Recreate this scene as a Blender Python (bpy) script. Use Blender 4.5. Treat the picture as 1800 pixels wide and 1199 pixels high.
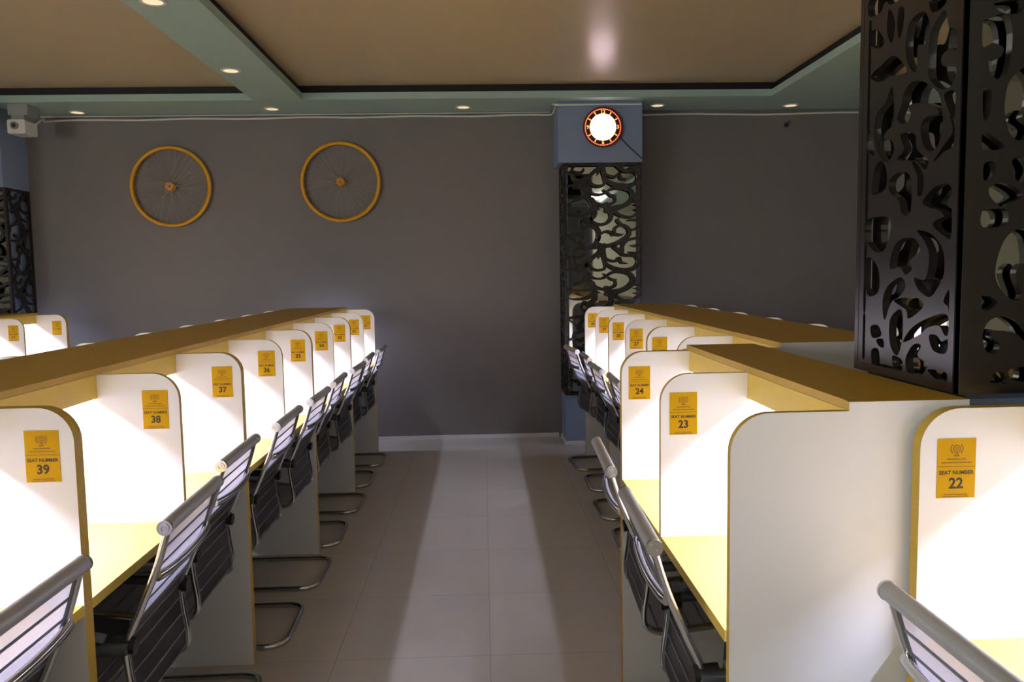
import bpy, bmesh, math, random
from mathutils import Vector, Matrix
from mathutils.geometry import delaunay_2d_cdt

for _o in list(bpy.data.objects):
    bpy.data.objects.remove(_o, do_unlink=True)
SC = bpy.context.scene
COL = SC.collection
R = random.Random(7)

# ------------------------------------------------------------------ camera, world, exposure
CAM_H = 1.486
YAW, PITCH, ROLL = 0.0350, 0.0847, -0.0164
cd = bpy.data.cameras.new('camera')
cam = bpy.data.objects.new('camera', cd)
COL.objects.link(cam)
fwd = Vector((math.sin(YAW) * math.cos(PITCH), math.cos(YAW) * math.cos(PITCH), -math.sin(PITCH)))
rt0 = Vector((math.cos(YAW), -math.sin(YAW), 0))
up0 = rt0.cross(fwd)
rt = rt0 * math.cos(ROLL) + up0 * math.sin(ROLL)
up = -rt0 * math.sin(ROLL) + up0 * math.cos(ROLL)
M = Matrix(((rt.x, up.x, -fwd.x, 0), (rt.y, up.y, -fwd.y, 0), (rt.z, up.z, -fwd.z, CAM_H), (0, 0, 0, 1)))
cam.matrix_world = M
cd.sensor_width = 36.0
cd.lens = 28.0
cd.clip_start = 0.02
SC.camera = cam

SC.view_settings.view_transform = 'Standard'
SC.view_settings.look = 'None'
SC.view_settings.gamma = 1.0
SC.view_settings.use_curve_mapping = False
SC.view_settings.exposure = 0.0

LED_POWER = 265.0        # emission strength of the LED strips under the shelves
ADDED_WINDOW_POWER = 75.0     # added fill light at made-up windows of the left wall, behind the viewer (watts)
DOWN_POWER = 3.0        # ceiling downlights

wd = bpy.data.worlds.new('world')
SC.world = wd
wd.use_nodes = True
wd.node_tree.nodes['Background'].inputs[0].default_value = (0.62, 0.68, 0.78, 1)
wd.node_tree.nodes['Background'].inputs[1].default_value = 0.5

def area_light(name, loc, rot, sx, sy, power, color):
    ld = bpy.data.lights.new(name, 'AREA')
    ld.shape = 'RECTANGLE'
    ld.size, ld.size_y = sx, sy
    ld.energy = power
    ld.color = color
    o = bpy.data.objects.new(name, ld)
    o.location = loc
    o.rotation_euler = rot
    COL.objects.link(o)
    return o

# unseen fill lights added at two made-up windows of the left wall, beside and behind the viewer
for wy in (-2.2, -0.2):
    area_light('window_daylight', (-6.12, wy, 1.75), (math.radians(90), 0, math.radians(-90)), 1.5, 1.5, ADDED_WINDOW_POWER, (0.90, 0.97, 1.0))

# unseen lamps added to brighten the rear part of the room, behind the viewer
for lx in (-1.2, 2.4):
    area_light('rear_ceiling_lamp', (lx, -2.4, 2.99), (math.radians(5), 0, 0), 1.2, 0.3, 42.0, (1.0, 0.965, 0.91))

# ------------------------------------------------------------------ materials
def lin(c):
    out = []
    for v in c:
        v /= 255.0
        out.append(v / 12.92 if v <= 0.04045 else ((v + 0.055) / 1.055) ** 2.4)
    return (out[0], out[1], out[2], 1.0)

MATS = {}
def mat(name, rgb, rough=0.5, metal=0.0, spec=0.5, noise=0.0, nscale=20.0, stretch=None, bump=0.0, emit=None, emit_strength=0.0, coat=0.0, rough_noise=0.0):
    m = bpy.data.materials.new(name)
    m.use_nodes = True
    nt = m.node_tree
    b = nt.nodes['Principled BSDF']
    base = lin(rgb)
    b.inputs['Base Color'].default_value = base
    b.inputs['Roughness'].default_value = rough
    b.inputs['Metallic'].default_value = metal
    b.inputs['Specular IOR Level'].default_value = spec
    if coat:
        b.inputs['Coat Weight'].default_value = coat
        b.inputs['Coat Roughness'].default_value = 0.15
    if noise or bump or rough_noise:
        tc = nt.nodes.new('ShaderNodeTexCoord')
        mp = nt.nodes.new('ShaderNodeMapping')
        if stretch:
            mp.inputs['Scale'].default_value = stretch
        nz = nt.nodes.new('ShaderNodeTexNoise')
        nz.inputs['Scale'].default_value = nscale
        nz.inputs['Detail'].default_value = 5
        nt.links.new(tc.outputs['Object'], mp.inputs['Vector'])
        nt.links.new(mp.outputs['Vector'], nz.inputs['Vector'])
        if noise:
            mx = nt.nodes.new('ShaderNodeMix')
            mx.data_type = 'RGBA'
            mx.inputs[6].default_value = tuple(v * (1 - noise) for v in base[:3]) + (1,)
            mx.inputs[7].default_value = tuple(min(1, v * (1 + noise)) for v in base[:3]) + (1,)
            nt.links.new(nz.outputs['Fac'], mx.inputs[0])
            nt.links.new(mx.outputs[2], b.inputs['Base Color'])
        if rough_noise:
            mr = nt.nodes.new('ShaderNodeMapRange')
            mr.inputs[3].default_value = max(0.02, rough - rough_noise)
            mr.inputs[4].default_value = min(1, rough + rough_noise)
            nt.links.new(nz.outputs['Fac'], mr.inputs[0])
            nt.links.new(mr.outputs[0], b.inputs['Roughness'])
        if bump:
            bp = nt.nodes.new('ShaderNodeBump')
            bp.inputs['Strength'].default_value = bump
            bp.inputs['Distance'].default_value = 0.004
            nt.links.new(nz.outputs['Fac'], bp.inputs['Height'])
            nt.links.new(bp.outputs['Normal'], b.inputs['Normal'])
    if emit:
        b.inputs['Emission Color'].default_value = lin(emit)
        b.inputs['Emission Strength'].default_value = emit_strength
    MATS[name] = m
    return m

M_REAR = mat('cream rear wall paint', (226, 220, 196), rough=0.6)  # cream lightened so the column mirrors reflect a bright rear room
M_WALL = mat('grey wall paint', (120, 114, 111), rough=0.55, noise=0.06, nscale=6, bump=0.05)
M_CEIL = mat('brown gloss ceiling laminate', (198, 180, 148), rough=0.34, noise=0.05, nscale=3, coat=0.15)
M_BEAM = mat('teal grey beam paint', (164, 190, 184), rough=0.5, noise=0.04, nscale=5)
M_RECESS = mat('black recess paint', (16, 15, 16), rough=0.6)
M_WHITE = mat('white melamine board', (224, 223, 224), rough=0.38, noise=0.015, nscale=8)
M_EDGE = mat('olive wood edge band', (196, 160, 58), rough=0.5, noise=0.15, nscale=30, stretch=(1, 1, 8))
M_YEL = mat('yellow birch laminate', (222, 188, 74), rough=0.42, noise=0.08, nscale=14, stretch=(6, 1, 6))
M_DESK = mat('pale birch desktop laminate', (223, 187, 92), rough=0.42, noise=0.06, nscale=14, stretch=(6, 1, 6))  # paler copy of the birch, strong LED light put into the colour
M_TOP = mat('ochre shelf laminate', (190, 150, 46), rough=0.45, noise=0.08, nscale=14, stretch=(6, 1, 6))  # darker copy of the birch, shade on the shelf tops put into the colour
M_STICK = mat('orange yellow card', (188, 144, 4), rough=0.8, spec=0.15, noise=0.04, nscale=60)
M_INK = mat('dark brown ink', (44, 30, 22), rough=0.7)
M_INK2 = mat('faded brown ink', (112, 76, 16), rough=0.7)
M_CHROME = mat('chrome tube', (205, 205, 208), rough=0.14, metal=1.0)
M_ALU = mat('brushed aluminium rail', (172, 172, 172), rough=0.48, metal=0.45, noise=0.12, nscale=40, stretch=(1, 14, 14))
M_BLACK = mat('black plastic', (20, 21, 23), rough=0.4)
M_PAD = mat('grey arm pad', (112, 118, 122), rough=0.4)
M_ARM = mat('dark steel arm tube', (92, 98, 104), rough=0.3, metal=0.6)
M_LATT = mat('black lacquered board', (37, 32, 30), rough=0.25, spec=0.55, noise=0.1, nscale=25)
M_COLBASE = mat('blue grey column paint', (130, 145, 172), rough=0.5, noise=0.04, nscale=6)
M_MIRROR = mat('mirror', (205, 208, 202), rough=0.03, metal=1.0)
M_PLASTIC = mat('white plastic', (226, 224, 216), rough=0.35)
M_RIM = mat('yellow painted rim', (224, 160, 26), rough=0.4, noise=0.1, nscale=12)
M_HUB = mat('orange hub paint', (214, 138, 18), rough=0.4, noise=0.2, nscale=40)
M_SPOKE = mat('steel spoke', (176, 160, 134), rough=0.35, metal=0.6)
M_BASEB = mat('white baseboard paint', (214, 212, 214), rough=0.4)
M_LED = mat('cool white led diffuser', (240, 240, 250), rough=0.5, emit=(214, 220, 255), emit_strength=LED_POWER)
M_HOUSING = mat('led housing', (235, 235, 238), rough=0.4)
M_DOWN = mat('warm downlight lens', (250, 240, 210), rough=0.4, emit=(255, 232, 190), emit_strength=0.75)
M_CLOCKW = mat('lit clock face', (250, 250, 250), rough=0.3, emit=(255, 228, 240), emit_strength=5.5)
M_CLOCKN = mat('amber lit numeral', (255, 190, 60), rough=0.4, emit=(255, 170, 60), emit_strength=1.25)
M_CLOCKD = mat('red lit dot', (255, 90, 50), rough=0.4, emit=(255, 128, 98), emit_strength=1.6)
M_CLOCKB = mat('dark red clock dial', (60, 14, 12), rough=0.3)
M_DARK = mat('dark metal', (44, 42, 40), rough=0.5)
M_GLASS = mat('daylit window pane', (230, 238, 245), rough=0.1, emit=(225, 236, 250), emit_strength=0.8)  # glow belongs to the added, unseen windows
M_FRAME = mat('window frame paint', (200, 200, 198), rough=0.4)

def sling_material():
    m = bpy.data.materials.new('grey translucent mesh sling')
    m.use_nodes = True
    nt = m.node_tree
    out = nt.nodes['Material Output']
    b = nt.nodes['Principled BSDF']
    b.inputs['Base Color'].default_value = lin((12, 13, 16))
    b.inputs['Roughness'].default_value = 0.38
    tr = nt.nodes.new('ShaderNodeBsdfTranslucent')
    tr.inputs['Color'].default_value = lin((196, 192, 204))
    mx = nt.nodes.new('ShaderNodeMixShader')
    mx.inputs[0].default_value = 0.46
    nt.links.new(b.outputs[0], mx.inputs[1])
    nt.links.new(tr.outputs[0], mx.inputs[2])
    tp = nt.nodes.new('ShaderNodeBsdfTransparent')
    mx2 = nt.nodes.new('ShaderNodeMixShader')
    mx2.inputs[0].default_value = 0.12
    nt.links.new(mx.outputs[0], mx2.inputs[1])
    nt.links.new(tp.outputs[0], mx2.inputs[2])
    nt.links.new(mx2.outputs[0], out.inputs['Surface'])
    return m
M_SLING = sling_material()
M_SEAM = mat('black sling seam', (120, 121, 126), rough=0.28, metal=0.7)

def floor_material():
    m = bpy.data.materials.new('grey brown floor tile')
    m.use_nodes = True
    nt = m.node_tree
    b = nt.nodes['Principled BSDF']
    tc = nt.nodes.new('ShaderNodeTexCoord')
    br = nt.nodes.new('ShaderNodeTexBrick')
    br.offset = 0.0
    br.inputs['Color1'].default_value = lin((198, 191, 180))
    br.inputs['Color2'].default_value = lin((193, 186, 175))
    br.inputs['Mortar'].default_value = lin((162, 153, 142))
    br.inputs['Scale'].default_value = 1.0
    br.inputs['Mortar Size'].default_value = 0.002
    br.inputs['Brick Width'].default_value = 0.6
    br.inputs['Row Height'].default_value = 0.6
    nz = nt.nodes.new('ShaderNodeTexNoise')
    nz.inputs['Scale'].default_value = 4.0
    nz.inputs['Detail'].default_value = 8
    nz2 = nt.nodes.new('ShaderNodeTexNoise')
    nz2.inputs['Scale'].default_value = 2.2
    mx = nt.nodes.new('ShaderNodeMix')
    mx.data_type = 'RGBA'
    mx.blend_type = 'MULTIPLY'
    mx.inputs[0].default_value = 0.10
    nt.links.new(tc.outputs['Object'], br.inputs['Vector'])
    nt.links.new(tc.outputs['Object'], nz.inputs['Vector'])
    nt.links.new(tc.outputs['Object'], nz2.inputs['Vector'])
    nt.links.new(br.outputs['Color'], mx.inputs[6])
    nt.links.new(nz.outputs['Fac'], mx.inputs[7])
    nt.links.new(mx.outputs[2], b.inputs['Base Color'])
    mr = nt.nodes.new('ShaderNodeMapRange')
    mr.inputs[3].default_value = 0.27
    mr.inputs[4].default_value = 0.33
    nt.links.new(nz2.outputs['Fac'], mr.inputs[0])
    nt.links.new(mr.outputs[0], b.inputs['Roughness'])
    b.inputs['Specular IOR Level'].default_value = 0.45
    return m
M_FLOOR = floor_material()

# ------------------------------------------------------------------ mesh helpers
class MB:
    """Collects shapes and builds them as one mesh object."""
    def __init__(self):
        self.v, self.f, self.m, self.s = [], [], [], []
    def add(self, vs, fs, mi=0, smooth=False):
        n = len(self.v)
        self.v += [tuple(p) for p in vs]
        for k, f in enumerate(fs):
            self.f.append(tuple(i + n for i in f))
            self.m.append(mi[k] if isinstance(mi, (list, tuple)) else mi)
            self.s.append(smooth)
        return self
    def box(self, x0, x1, y0, y1, z0, z1, mi=0):   # faces: bottom, top, -y, +x, +y, -x
        if x0 > x1: x0, x1 = x1, x0
        if y0 > y1: y0, y1 = y1, y0
        vs = [(x0, y0, z0), (x1, y0, z0), (x1, y1, z0), (x0, y1, z0), (x0, y0, z1), (x1, y0, z1), (x1, y1, z1), (x0, y1, z1)]
        fs = [(0, 3, 2, 1), (4, 5, 6, 7), (0, 1, 5, 4), (1, 2, 6, 5), (2, 3, 7, 6), (3, 0, 4, 7)]
        return self.add(vs, fs, mi)
    def prism(self, pts, y0, y1, face_mi=0, side_mi=0):
        """Outline in the XZ plane extruded along Y."""
        a = sum(pts[i][0] * pts[(i + 1) % len(pts)][1] - pts[(i + 1) % len(pts)][0] * pts[i][1] for i in range(len(pts)))
        if a < 0:
            pts = pts[::-1]
        n = len(pts)
        vs = [(p[0], y0, p[1]) for p in pts] + [(p[0], y1, p[1]) for p in pts]
        fs = [tuple(range(n)), tuple(range(2 * n - 1, n - 1, -1))]
        mi = [face_mi, face_mi]
        for i in range(n):
            j = (i + 1) % n
            fs.append((i, n + i, n + j, j))
            mi.append(side_mi)
        return self.add(vs, fs, mi)
    def tube(self, pts, r, seg=10, mi=0, closed=False, flat=1.0, caps=True):
        pts = [Vector(p) for p in pts]
        n = len(pts)
        rings = []
        prev = None
        for i, p in enumerate(pts):
            if closed:
                t = (pts[(i + 1) % n] - pts[i - 1]).normalized()
            else:
                t = (pts[min(i + 1, n - 1)] - pts[max(i - 1, 0)]).normalized()
            if prev is None:
                ref = Vector((0, 0, 1)) if abs(t.z) < 0.9 else Vector((1, 0, 0))
                a = t.cross(ref).normalized()
            else:
                a = (prev - t * prev.dot(t)).normalized()
            prev = a
            b = t.cross(a)
            rr = r[i] if isinstance(r, (list, tuple)) else r
            rings.append([p + a * (rr * math.cos(2 * math.pi * k / seg)) + b * (rr * flat * math.sin(2 * math.pi * k / seg)) for k in range(seg)])
        vs = [q for ring in rings for q in ring]
        fs = []
        last = n if closed else n - 1
        for i in range(last):
            j = (i + 1) % n
            for k in range(seg):
                l = (k + 1) % seg
                fs.append((i * seg + k, i * seg + l, j * seg + l, j * seg + k))
        self.add(vs, fs, mi, True)
        if caps and not closed:
            self.add(rings[0], [tuple(range(seg))[::-1]], mi)
            self.add(rings[-1], [tuple(range(seg))], mi)
        return self
    def disc(self, c, r, axis, h, seg=32, mi=0, r_in=0.0):
        """Short cylinder (or ring) centred on c, extruded along axis by h."""
        c, ax = Vector(c), Vector(axis).normalized()
        a = ax.cross(Vector((0, 0, 1)) if abs(ax.z) < 0.9 else Vector((1, 0, 0))).normalized()
        b = ax.cross(a)
        def ring(rad, d):
            return [c + ax * d + a * (rad * math.cos(2 * math.pi * k / seg)) + b * (rad * math.sin(2 * math.pi * k / seg)) for k in range(seg)]
        if r_in <= 0:
            vs = ring(r, 0) + ring(r, h)
            fs = [tuple(range(seg))[::-1], tuple(range(seg, 2 * seg))]
            fs += [(k, (k + 1) % seg, seg + (k + 1) % seg, seg + k) for k in range(seg)]
        else:
            vs = ring(r, 0) + ring(r, h) + ring(r_in, h) + ring(r_in, 0)
            fs = []
            for q in range(4):
                for k in range(seg):
                    l = (k + 1) % seg
                    w = (q + 1) % 4
                    fs.append((q * seg + k, q * seg + l, w * seg + l, w * seg + k))
        return self.add(vs, fs, mi)
    def mesh(self, name, mats):
        me = bpy.data.meshes.new(name)
        me.from_pydata(self.v, [], self.f)
        for m in mats:
            me.materials.append(m)
        me.polygons.foreach_set('material_index', self.m)
        me.polygons.foreach_set('use_smooth', self.s)
        me.update()
        bm = bmesh.new()
        bm.from_mesh(me)
        bmesh.ops.recalc_face_normals(bm, faces=bm.faces)
        bm.to_mesh(me)
        bm.free()
        return me
    def build(self, name, mats, parent=None):
        return link(name, self.mesh(name, mats if isinstance(mats, (list, tuple)) else [mats]), parent)

def link(name, data, parent=None, loc=None):
    o = bpy.data.objects.new(name, data)
    COL.objects.link(o)
    if parent is not None:
        o.parent = parent
    if loc is not None:
        o.location = loc
    return o

def thing(name, label, cat, loc=(0, 0, 0), rz=0.0, group=None):
    o = bpy.data.objects.new(name, None)
    o.empty_display_size = 0.1
    COL.objects.link(o)
    o.location = loc
    o.rotation_euler = (0, 0, rz)
    o['label'], o['category'] = label, cat
    if group:
        o['group'] = group
    return o

def tag(o, label, cat, group=None):
    o['label'], o['category'] = label, cat
    if group:
        o['group'] = group
    return o

def structure(o, label=None):
    o['kind'] = 'structure'
    if label:
        o['label'] = label
    return o

def kids(o):
    return list(o.children)

def copy_tree(root, loc, rz, label):
    r = root.copy()
    COL.objects.link(r)
    r.location, r.rotation_euler = loc, (0, 0, rz)
    r['label'] = label
    for ch in kids(root):
        c = ch.copy()
        COL.objects.link(c)
        c.parent = r
        for g in kids(ch):
            d = g.copy()
            COL.objects.link(d)
            d.parent = c
    return r

def arc(cx, cz, r, a0, a1, n=8):
    return [(cx + r * math.cos(math.radians(a0 + (a1 - a0) * i / n)), cz + r * math.sin(math.radians(a0 + (a1 - a0) * i / n))) for i in range(n + 1)]

def smooth_path(pts, k=6):
    """Catmull-Rom through the points."""
    P = [Vector(p) for p in pts]
    out = []
    for i in range(len(P) - 1):
        p0 = P[i - 1] if i > 0 else P[0] * 2 - P[1]
        p1, p2 = P[i], P[i + 1]
        p3 = P[i + 2] if i + 2 < len(P) else P[-1] * 2 - P[-2]
        for j in range(k):
            t = j / k
            out.append(0.5 * ((2 * p1) + (p2 - p0) * t + (2 * p0 - 5 * p1 + 4 * p2 - p3) * t * t + (3 * p1 - p0 - 3 * p2 + p3) * t ** 3))
    out.append(P[-1])
    return out

def fillet(pts, rad, k=5):
    """Polyline with rounded corners."""
    P = [Vector(p) for p in pts]
    out = [P[0]]
    for i in range(1, len(P) - 1):
        a, b, c = P[i - 1], P[i], P[i + 1]
        d1, d2 = (a - b), (c - b)
        r = min(rad, d1.length * 0.45, d2.length * 0.45)
        s, e = b + d1.normalized() * r, b + d2.normalized() * r
        for j in range(k + 1):
            t = j / k
            out.append(s * (1 - t) ** 2 + b * 2 * t * (1 - t) + e * t * t)
    out.append(P[-1])
    return out

TEXT_CACHE = {}
def text_mesh(s, size, bold=0.0):
    key = (s, size, bold)
    if key not in TEXT_CACHE:
        cu = bpy.data.curves.new('lettering', 'FONT')
        cu.body = s
        cu.size = size
        cu.align_x, cu.align_y = 'CENTER', 'CENTER'
        cu.offset = bold
        cu.resolution_u = 3
        ob = bpy.data.objects.new('lettering', cu)
        COL.objects.link(ob)
        dg = bpy.context.evaluated_depsgraph_get()
        me = bpy.data.meshes.new_from_object(ob.evaluated_get(dg))
        bpy.data.objects.remove(ob, do_unlink=True)
        bpy.data.curves.remove(cu)
        TEXT_CACHE[key] = [tuple(v.co) for v in me.vertices], [tuple(p.vertices) for p in me.polygons]
        bpy.data.meshes.remove(me)
    return TEXT_CACHE[key]

def put_text(mb, s, size, cx, cz, y, bold=0.0, mi=0):
    vs, fs = text_mesh(s, size, bold)
    mb.add([(cx + x, y, cz + z) for x, z, _ in vs], fs, mi)

# ------------------------------------------------------------------ room shell
WALL_Y = 7.142
XL, XR, YR = -6.2, 5.6, -3.5
SOFF = 2.904
CEIL = 3.02
structure(MB().box(XL, XR, YR, WALL_Y, -0.05, 0).build('floor', M_FLOOR))
structure(MB().box(XL, XR, YR, WALL_Y + 0.15, CEIL, CEIL + 0.1).build('ceiling', M_CEIL))
structure(MB().box(XL, XR, WALL_Y, WALL_Y + 0.15, -0.05, CEIL).build('wall_back', M_WALL))
structure(MB().box(XR, XR + 0.15, YR, WALL_Y, -0.05, CEIL).build('wall_right', M_WALL))
structure(MB().box(XL, XR, YR - 0.15, YR, -0.05, CEIL).build('wall_rear', M_REAR))
spans = [(-3.0, -1.4), (-1.0, 0.6)]
wl = MB().box(XL - 0.15, XL, YR, WALL_Y, -0.05, 0.95).box(XL - 0.15, XL, YR, WALL_Y, 2.55, CEIL)
ys = [YR] + [v for q in spans for v in q] + [WALL_Y]
for i in range(0, len(ys), 2):
    wl.box(XL - 0.15, XL, ys[i], ys[i + 1], 0.95, 2.55)
structure(wl.build('wall_left', M_WALL))
for i, (a, b) in enumerate(spans):
    w = MB()
    for q in (a, (a + b) / 2 - 0.025, b - 0.05):
        w.box(XL - 0.1, XL - 0.05, q, q + 0.05, 0.95, 2.55)
    w.box(XL - 0.1, XL - 0.05, a, b, 0.95, 1.0).box(XL - 0.1, XL - 0.05, a, b, 2.5, 2.55)
    o = structure(w.build('window_%d' % (i + 1), M_FRAME))  # frames of unseen windows, added to go with the side fill lights
    MB().box(XL - 0.085, XL - 0.075, a, b, 0.95, 2.55).build('pane', M_GLASS, o)

# perimeter soffit along the back wall and two long beams; teal lip below, black recess above
LIP = 0.055
def beam(name, x0, x1, y0, y1):
    structure(MB().box(x0, x1, y0, y1, SOFF, SOFF + LIP).build(name, M_BEAM))
structure(MB().box(XL, XR, 6.60, WALL_Y, SOFF, SOFF + LIP).build('trim_1', M_BEAM), 'teal soffit along the back wall')
structure(MB().box(-1.815, -1.425, YR, 6.60, SOFF, SOFF + LIP).build('trim_2', M_BEAM), 'long teal ceiling beam left of the aisle')
structure(MB().box(2.40, 3.03, YR, 6.60, SOFF, SOFF + LIP).build('trim_3', M_BEAM), 'long teal ceiling beam right of the aisle')
for k, (a, b, c, d) in enumerate(((XL, XR, 6.63, WALL_Y), (-1.785, -1.455, YR, 6.63), (2.43, 3.0, YR, 6.63))):
    structure(MB().box(a, b, c, d, SOFF + LIP, CEIL).build('trim_%d' % (4 + k), M_RECESS), 'black recess band above the teal trim')
structure(MB().box(XL, 0.665, WALL_Y - 0.012, WALL_Y, 0, 0.035).build('baseboard_back', M_BASEB))
structure(MB().box(1.36, XR, WALL_Y - 0.012, WALL_Y, 0, 0.035).build('baseboard_right', M_BASEB))

# downlights in the soffit and in the left beam
dl = thing('downlight', 'recessed round downlight in the left ceiling beam, second from the back soffit', 'ceiling light', (-1.66, 4.27, SOFF), 0, 'ceiling downlights')
MB().disc((0, 0, 0), 0.066, (0, 0, -1), 0.006, 32, 0, 0.05).build('trim_ring', M_PLASTIC, dl)
MB().disc((0, 0, 0), 0.05, (0, 0, -1), 0.003, 32).build('lens', M_DOWN, dl)
for loc, lab in (((-1.70, 5.66), 'recessed round downlight in the left ceiling beam, nearest the back soffit'),
                 ((-1.75, 6.93), 'recessed downlight in the back soffit where the left beam meets it'),
                 ((-3.40, 7.0), 'recessed downlight in the back soffit, nearest the white security camera'),
                 ((-0.14, 6.93), 'recessed downlight in the back soffit between the left beam and the clock column'),
                 ((1.525, 6.93), 'recessed downlight in the back soffit just right of the clock column'),
                 ((2.70, 6.98), 'recessed downlight in the back soffit where the right beam meets it')):
    copy_tree(dl, (loc[0], loc[1], SOFF), 0, lab)

# ------------------------------------------------------------------ scrollwork lattice
TILE = [
    ([(700,110),(560,200),(480,290),(500,370),(580,415),(690,405),(720,360)], [50,62,50,46,44,38,30]),
    ([(660,60),(690,180),(715,280),(720,365)], [110,80,62,30]),
    ([(640,120),(615,250)], [60,8]),
    ([(710,300),(800,370),(930,415),(1090,415),(1195,360),(1215,270),(1160,205),(1000,190),(930,130),(850,70)], [40,66,76,70,56,50,48,52,64,60]),
    ([(740,240),(800,275),(880,280),(935,230),(958,300),(1050,322)], [22,40,44,40,46,14]),
    ([(1080,150),(1180,165),(1235,150)], [20,40,30]),
    ([(760,490),(840,450),(980,450),(1100,490),(1142,580),(1090,660),(980,720),(850,755),(740,780)], [34,42,56,70,76,76,74,95,70]),
    ([(740,510),(820,562),(890,560)], [24,44,14]),
    ([(860,560),(872,640),(800,685),(680,705),(560,665),(480,600),(430,520),(405,430),(440,330),(520,240)], [30,40,46,50,58,76,88,80,62,50]),
    ([(690,470),(725,515),(640,545),(540,530),(460,465),(430,400)], [20,36,34,36,38,30]),
    ([(520,620),(550,740),(555,850),(500,910),(420,940)], [90,88,76,50,40]),
    ([(560,730),(640,765)], [60,8]),
    ([(740,700),(805,800),(805,900),(740,970),(640,988),(540,955),(500,890)], [100,80,60,50,44,44,40]),
    ([(850,750),(900,830),(1000,872),(1120,882),(1210,830),(1235,780)], [76,56,42,42,38,30]),
    ([(1245,650),(1170,645),(1100,625)], [40,36,24]),
    ([(1245,715),(1150,695)], [44,10]),
    ([(1245,790),(1150,770)], [50,10]),
    ([(135,402),(230,405),(330,372),(400,325),(470,280)], [24,34,66,84,60]),
    ([(235,240),(262,310),(340,342),(430,330)], [34,46,58,60]),
    ([(220,200),(250,120),(320,85),(380,60)], [30,46,44,40]),
    ([(140,212),(230,200),(330,222),(390,190),(395,150)], [22,32,48,40,14]),
    ([(250,440),(340,425),(400,400)], [14,50,60]),
    ([(150,690),(240,632),(340,600),(410,560)], [20,32,44,60]),
    ([(160,780),(188,710),(205,650)], [26,36,24]),
    ([(150,832),(260,852),(400,842),(500,800),(535,740)], [22,32,46,66,80]),
    ([(290,765),(350,800)], [50,10]),
    ([(350,950),(400,895),(465,930),(470,1000),(400,1030),(348,985),(352,940)], [34,34,40,40,34,34,34]),
    ([(500,900),(470,960),(520,1000),(600,1040)], [60,50,46,56]),
    ([(370,1180),(375,1090),(430,1025),(540,1010),(615,1080),(612,1190),(560,1290),(480,1320)], [50,48,50,60,72,64,56,48]),
    ([(370,1130),(330,1240),(390,1330),(520,1335),(640,1330)], [60,56,60,52,50]),
    ([(150,1140),(260,1125),(350,1120)], [30,36,50]),
    ([(160,1160),(270,1250),(330,1340)], [24,40,50]),
    ([(640,1140),(720,1095),(800,1110),(830,1170)], [30,42,46,12]),
    ([(620,1230),(640,1180)], [36,30]),
    ([(600,1270),(700,1310),(850,1290),(980,1230),(1080,1140),(1060,1045),(960,1000),(870,1050),(868,1130),(950,1150),(990,1135)], [44,60,72,76,66,52,46,44,44,40,12]),
    ([(960,990),(900,930),(930,900)], [50,44,14]),
    ([(1060,1040),(1130,1080),(1240,1020)], [40,34,30]),
    ([(1070,930),(1150,925),(1240,935)], [20,34,26]),
    ([(980,1400),(985,1310),(1050,1235),(1160,1205),(1245,1195)], [50,50,46,44,36]),
    ([(1110,1310),(1180,1315),(1245,1300)], [16,46,40]),
    ([(700,1310),(660,1380),(600,1440)], [90,90,60]),
]
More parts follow.
